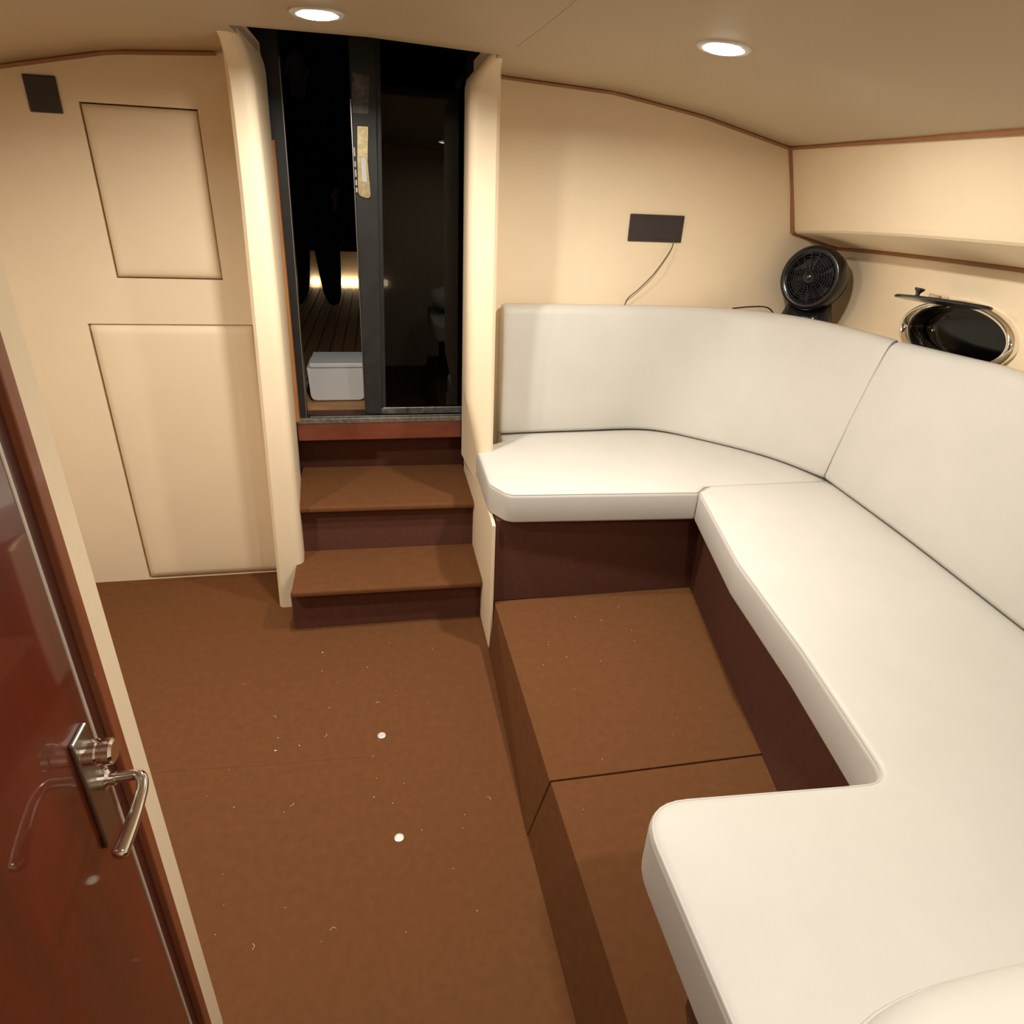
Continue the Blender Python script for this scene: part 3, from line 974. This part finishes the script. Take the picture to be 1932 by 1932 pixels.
# button-like dimple mark on the side backrest is a tiny stain
# loose bow cushion at the forward end of the seat
def pillow():
    bm = bmesh.new()
    L_, D_, H_ = 0.40, 0.27, 0.085
    na, nr = 72, 18
    def sup(a, s_):
        c_, n_ = math.cos(a), math.sin(a)
        return L_ * s_ * math.copysign(abs(c_) ** 0.45, c_), D_ * s_ * math.copysign(abs(n_) ** 0.45, n_)
    rim = None
    for side_ in (1, -1):
        prev = None
        for j in range(nr + 1):
            s_ = math.sin(math.pi / 2 * (1 - j / nr))
            if j == nr:
                c = bm.verts.new((0, 0, side_ * H_))
                for k in range(na): bm.faces.new((prev[k], prev[(k + 1) % na], c))
                break
            h = side_ * H_ * (1 - s_ ** 4) ** 0.5
            if j == 0 and rim: row = rim
            else: row = [bm.verts.new((*sup(2 * math.pi * k / na, s_), h * (1 + 0.04 * math.sin(k * 0.7) * s_))) for k in range(na)]
            if j == 0: rim = row
            if prev:
                for k in range(na): bm.faces.new((prev[k], prev[(k + 1) % na], row[(k + 1) % na], row[k]))
            prev = row
    seam = bmesh.new()
    tube(seam, [(*sup(2 * math.pi * k / na, 1.0), 0) for k in range(na)], 0.004, 6, closed=True)
    mt = Matrix.Translation(PIL_LOC) @ Matrix.Rotation(math.radians(PIL_ROT[2]), 4, 'Z') @ Matrix.Rotation(math.radians(PIL_ROT[0]), 4, 'X')
    bm.transform(mt); seam.transform(mt)
    o = obj('loose_cushion', bm, 'white', smooth=True)
    tag(o, 'loose white vinyl cushion lying on the bow end of the settee, close to the camera', 'cushion')
    s = obj('seam', seam, 'piping', None); s.parent = o
PIL_LOC = (0.80, 0.050, 0.739)
PIL_ROT = (0, 0, 0)
pillow()

# ------------------------------------------------------------------ small fittings
# ceiling lamps
def lamp(x, y, power, i):
    z = ceil_z(x, y)
    sl = (ceil_z(x + 0.02, y) - ceil_z(x - 0.02, y)) / 0.04
    T = Matrix.Translation((x, y, z - 0.001)) @ Matrix.Rotation(-math.atan(sl), 4, 'Y')
    lab = ['round white ceiling downlight glowing in front of the dark companionway opening', 'round white ceiling downlight glowing above the white settee'][i] if i < 2 else ('ceiling downlight above the bow end of the settee' if i == 2 else 'added unseen fill lamp over the carpet by the locker hatches')
    t = thing('ceiling_light', lab, 'light', (x, y, z), 'round ceiling downlights')
    bm = bmesh.new(); lathe(bm, [(0.046, 0.0), (0.060, 0.0), (0.060, -0.003), (0.056, -0.006), (0.046, -0.006), (0.046, 0.0)], 40, T)
    obj('rim', bm, 'silver', t)
    bm = bmesh.new(); lathe(bm, [(0.0, -0.012), (0.020, -0.0115), (0.036, -0.009), (0.044, -0.005), (0.046, 0.0)], 40, T)
    obj('diffuser', bm, 'lamp', t)
    ld = bpy.data.lights.new('downlight', 'AREA'); ld.shape = 'DISK'; ld.size = 0.07; ld.energy = LAMP_W * power; ld.color = WARM; ld.spread = math.radians(170)
    lo = bpy.data.objects.new('downlight_source', ld); COL.objects.link(lo)
    lo.location = (0, 0, -0.016); lo.parent = t
for i, (x, y, p_, vis) in enumerate(LAMPS):
    lamp(x, y, p_, i)

# black wall plate (upper left) and socket plate
bm = bmesh.new(); box(bm, -1.018, -0.928, W - 0.007, W, 1.694, 1.792, 0.003)
tag(obj('wall_plate', bm, 'plate'), 'square black cover plate high on the beige wall beside the upper hatch', 'plate')
sp = thing('socket_plate', 'wide black socket plate on the beige wall above the settee', 'socket', (1.06, W, 1.435))
bm = bmesh.new(); box(bm, 0.950, 1.170, W - 0.007, W, 1.387, 1.483, 0.003)
obj('cover', bm, 'plate', sp)
bm = bmesh.new(); box(bm, 0.962, 1.158, W - 0.0085, W - 0.006, 1.398, 1.472, 0.001)
obj('insert', bm, 'plate', sp)
bm = bmesh.new()
tube(bm, catmull([(1.137, W - 0.008, 1.392), (1.130, W - 0.014, 1.366), (1.103, W - 0.022, 1.324), (1.077, W - 0.026, 1.288), (1.055, W - 0.026, 1.260), (1.008, W - 0.024, 1.211), (0.974, W - 0.020, 1.180), (0.964, W - 0.014, 1.145), (0.966, W - 0.008, 1.115)], 5), 0.0022, 6)
tag(obj('wire', bm, 'wire'), 'thin brown wire hanging from the socket plate behind the settee backrest', 'wire')
bm = bmesh.new()
tube(bm, catmull([(1.43, 2.535, 1.146), (1.50, 2.525, 1.155), (1.56, 2.505, 1.158), (1.59, 2.495, 1.140), (1.60, 2.49, 1.112)], 6), 0.003, 6)
tag(obj('wire', bm, 'plastic'), 'black fan lead lying along the top of the backrest', 'wire')

# fan in the corner
FL = Vector((1.685, 2.405, 1.105))
fn = thing('desk_fan', 'black round desk fan standing in the corner behind the settee', 'fan', FL)
face = Vector((-0.84, -0.54, 0.12)).normalized()
q_ = face.to_track_quat('Z', 'Y').to_matrix().to_4x4()
FC = FL + Vector((-0.012, -0.012, 0.180))
FT = Matrix.Translation(FC) @ q_
bm = bmesh.new()
lathe(bm, [(0.088, 0.040), (0.100, 0.050), (0.112, 0.048), (0.118, 0.036), (0.119, 0.0), (0.112, -0.05), (0.092, -0.085), (0.06, -0.10), (0.0, -0.105)], 48, FT)
obj('housing', bm, 'plastic', fn, smooth=True)
bm = bmesh.new()
lathe(bm, [(0.0, -0.02), (0.095, -0.02), (0.095, -0.022), (0, -0.022)], 40, FT)
obj('fan_back', bm, 'plastic_matt', fn)
for r in [0.030 + 0.0095 * k for k in range(7)]:
    bm = bmesh.new()
    tube(bm, [FT @ Vector((r * math.cos(2 * math.pi * k / 40), r * math.sin(2 * math.pi * k / 40), 0.046 + 0.012 * (1 - (r / 0.1) ** 2))) for k in range(40)], 0.0012, 5, closed=True)
    obj('grille_ring', bm, 'plastic_matt', fn, smooth=True)
bm = bmesh.new()
for k in range(18):
    a = 2 * math.pi * k / 18
    tube(bm, [FT @ Vector((r * math.cos(a), r * math.sin(a), 0.045 + 0.012 * (1 - (r / 0.1) ** 2))) for r in (0.02, 0.05, 0.08, 0.10)], 0.0013, 4)
obj('grille_spokes', bm, 'plastic_matt', fn)
bm = bmesh.new(); lathe(bm, [(0, 0.070), (0.012, 0.068), (0.026, 0.060), (0.028, 0.052), (0.0, 0.050)], 32, FT)
obj('hub', bm, 'plastic', fn, smooth=True)
for k in range(5):
    bm = bmesh.new()
    a = 2 * math.pi * k / 5
    vs = []
    for r, da, h0, h1 in ((0.02, 0.25, 0.0, 0.02), (0.05, 0.38, -0.005, 0.028), (0.082, 0.42, -0.005, 0.03)):
        vs.append((FT @ Vector((r * math.cos(a - da), r * math.sin(a - da), h0)), FT @ Vector((r * math.cos(a + da), r * math.sin(a + da), h1))))
    vv = [(bm.verts.new(p), bm.verts.new(q2)) for p, q2 in vs]
    for (a1, b1), (a2, b2) in zip(vv, vv[1:]): bm.faces.new((a1, b1, b2, a2))
    g = bmesh.ops.extrude_face_region(bm, geom=list(bm.faces))
    for v in [e_ for e_ in g['geom'] if isinstance(e_, bmesh.types.BMVert)]: v.co -= face * 0.002
    obj('blade', bm, 'plastic_matt', fn)
fr2 = Vector((-0.66, -0.75, 0)).normalized()
sd = Vector((-fr2.y, fr2.x, 0))
def base_ring(hw, hd, z, off=0.0):
    pts = round_poly([(-hw, -hd), (hw, -hd), (hw, hd), (-hw, hd)], [min(hw, hd) * 0.7] * 4, 5)
    return [FL + sd * p.x + fr2 * (p.y + off) + Vector((0, 0, z)) for p in pts]
bm = bmesh.new()
rs = [[bm.verts.new(p) for p in base_ring(*a)] for a in ((0.098, 0.075, 0.0, 0), (0.100, 0.077, 0.012, 0), (0.094, 0.068, 0.034, -0.003), (0.086, 0.052, 0.060, -0.012), (0.080, 0.042, 0.095, -0.02))]
for a, b in zip(rs, rs[1:]):
    for k in range(len(a)): bm.faces.new((a[k], a[(k + 1) % len(a)], b[(k + 1) % len(a)], b[k]))
bm.faces.new(rs[0]); bm.faces.new(rs[-1][::-1])
obj('stand', bm, 'plastic', fn, smooth=True)
bm = bmesh.new(); lathe(bm, [(0.016, 0.0), (0.015, 0.012), (0.008, 0.015), (0, 0.015)], 20, Matrix.Translation(FL + fr2 * 0.058 + sd * 0.035 + Vector((0, 0, 0.038))) @ Vector((fr2.x, fr2.y, 0.5)).to_track_quat('Z', 'Y').to_matrix().to_4x4())
obj('speed_knob', bm, 'plastic', fn, smooth=True)

# oval port light
pt = thing('porthole', 'oval chrome framed porthole with dark glass in the cabin side', 'porthole', tuple(PC))
def ring_mesh(prof, n=64):
    """prof: (extra half size, offset into cabin)"""
    bm = bmesh.new()
    rings = [[bm.verts.new(port(2 * math.pi * k / n, PA + e_, PB + e_, off)) for k in range(n)] for e_, off in prof]
    for i in range(len(rings)):
        a, b = rings[i], rings[(i + 1) % len(rings)]
        for k in range(n): bm.faces.new((a[k], a[(k + 1) % n], b[(k + 1) % n], b[k]))
    return bm
obj('port_frame', ring_mesh([(0.006, 0.001), (0.006, 0.012), (0.0, 0.024), (-0.008, 0.028), (-0.014, 0.024), (-0.020, 0.006), (-0.030, -0.040), (0.0, -0.045)]), 'chrome', pt, smooth=True)
bm = bmesh.new()
v1 = [bm.verts.new(port(2 * math.pi * k / 48, PA - 0.01, PB - 0.01, -0.040)) for k in range(48)]
v2 = [bm.verts.new(port(2 * math.pi * k / 48, PA - 0.01, PB - 0.01, -0.046)) for k in range(48)]
bm.faces.new(v1); bm.faces.new(v2[::-1])
for k in range(48): bm.faces.new((v1[k], v1[(k + 1) % 48], v2[(k + 1) % 48], v2[k]))
obj('port_glass', bm, 'port_glass', pt)
bm = bmesh.new(); box(bm, xh(1.7, 1.861) + 0.12, xh(1.7, 1.861) + 0.125, 1.2, 2.3, 0.95, 1.38)
tag(obj('hull_recess', bm, 'night'), 'unlit dark hull outside the oval porthole', 'hull')
# opened pane hinged along the top of the frame
HT = port(math.pi / 2, PA, PB, 0.022) + UX * 0.0
w_ = (NX * 1.0 + Vector((0, 0, 0.16))).normalized()
pn = w_.cross(UX).normalized()
bm = bmesh.new()
UX_ = (UX + Vector((0, 0, -0.075))).normalized()
ctr = HT + w_ * 0.074 + UX * -0.02 + Vector((0, 0, -0.012))
def pane_pt(t, a, b, h): return ctr + UX_ * (a * math.cos(t)) + w_ * (b * math.sin(t)) + pn * h
prof = [(0, 0.004), (0.003, 0.0), (0, -0.004)]
rings = [[bm.verts.new(pane_pt(2 * math.pi * k / 48, 0.200 + e_, 0.066 + e_, h)) for k in range(48)] for e_, h in prof]
bm.faces.new(rings[0]); bm.faces.new(rings[-1][::-1])
for a, b in zip(rings, rings[1:]):
    for k in range(48): bm.faces.new((a[k], a[(k + 1) % 48], b[(k + 1) % 48], b[k]))
obj('opened_pane', bm, 'plastic', pt)
bm = bmesh.new()
kp = ctr + UX * 0.02 + w_ * 0.062
sgn = 1 if pn.z > 0 else -1
lathe(bm, [(0.0, 0.0), (0.006, 0.0), (0.006, 0.010), (0.014, 0.020), (0.014, 0.024), (0.0, 0.025)], 20, Matrix.Translation(kp) @ (pn * sgn).to_track_quat('Z', 'Y').to_matrix().to_4x4())
obj('latch_knob', bm, 'plastic_matt', pt, smooth=False)
bm = bmesh.new(); box(bm, -0.03, 0.03, -0.012, 0.012, -0.006, 0.006, 0.003)
bm.transform(Matrix.Translation(HT + UX * 0.10) @ UX.to_track_quat('X', 'Z').to_matrix().to_4x4())
obj('hinge', bm, 'chrome', pt)

# studs in the floor
for (x, y, r, lab) in ((-0.053, 1.534, 0.0125, 'small round pale stud in the carpet, the one nearer the steps'), (-0.012, 1.167, 0.0125, 'small round white stud in the carpet, the one farther from the steps')):
    bm = bmesh.new(); lathe(bm, [(0, 0.002), (r * 0.7, 0.002), (r * 0.8, 0.003), (r, 0.002), (r, 0.0), (0, 0)], 24, Matrix.Translation((x, y, 0)))
    tag(obj('floor_stud', bm, 'silver'), lab, 'stud')
# lint
bm = bmesh.new()
rnd = random.Random(7)
spots = [(-0.368, 1.519, 0.004), (-0.30, 1.53, 0.0025), (-0.26, 1.97, 0.003), (-0.22, 1.68, 0.0022)] + [(rnd.uniform(-0.55, 0.27), rnd.uniform(0.85, 2.0), rnd.uniform(0.0008, 0.0020)) for _ in range(34)]
for x, y, r in spots:
    bmesh.ops.create_icosphere(bm, subdivisions=1, radius=r, matrix=Matrix.Translation((x, y, r * 0.4)) @ Matrix.Diagonal((1, rnd.uniform(0.5, 1), 0.5, 1)))
for k in range(7):
    x, y, a = rnd.uniform(-0.4, 0.25), rnd.uniform(0.85, 1.7), rnd.uniform(0, 3.14)
    tube(bm, [(x, y, 0.001), (x + 0.008 * math.cos(a), y + 0.008 * math.sin(a), 0.002), (x + 0.014 * math.cos(a + 0.6), y + 0.014 * math.sin(a + 0.6), 0.001)], 0.0005, 4)
o = tag(obj('lint', bm, 'lint'), 'specks of white lint scattered over the brown cabin floor carpet', 'lint')
o['kind'] = 'stuff'
bm = bmesh.new()
for k in range(16):
    x, y, r = rnd.uniform(0.42, 0.9), rnd.uniform(1.0, 1.85), rnd.uniform(0.0008, 0.0016)
    bmesh.ops.create_icosphere(bm, subdivisions=1, radius=r, matrix=Matrix.Translation((x, y, 0.2005)))
o = tag(obj('lint', bm, 'lint'), 'few specks of white lint on the raised carpeted platform', 'lint')
o['kind'] = 'stuff'
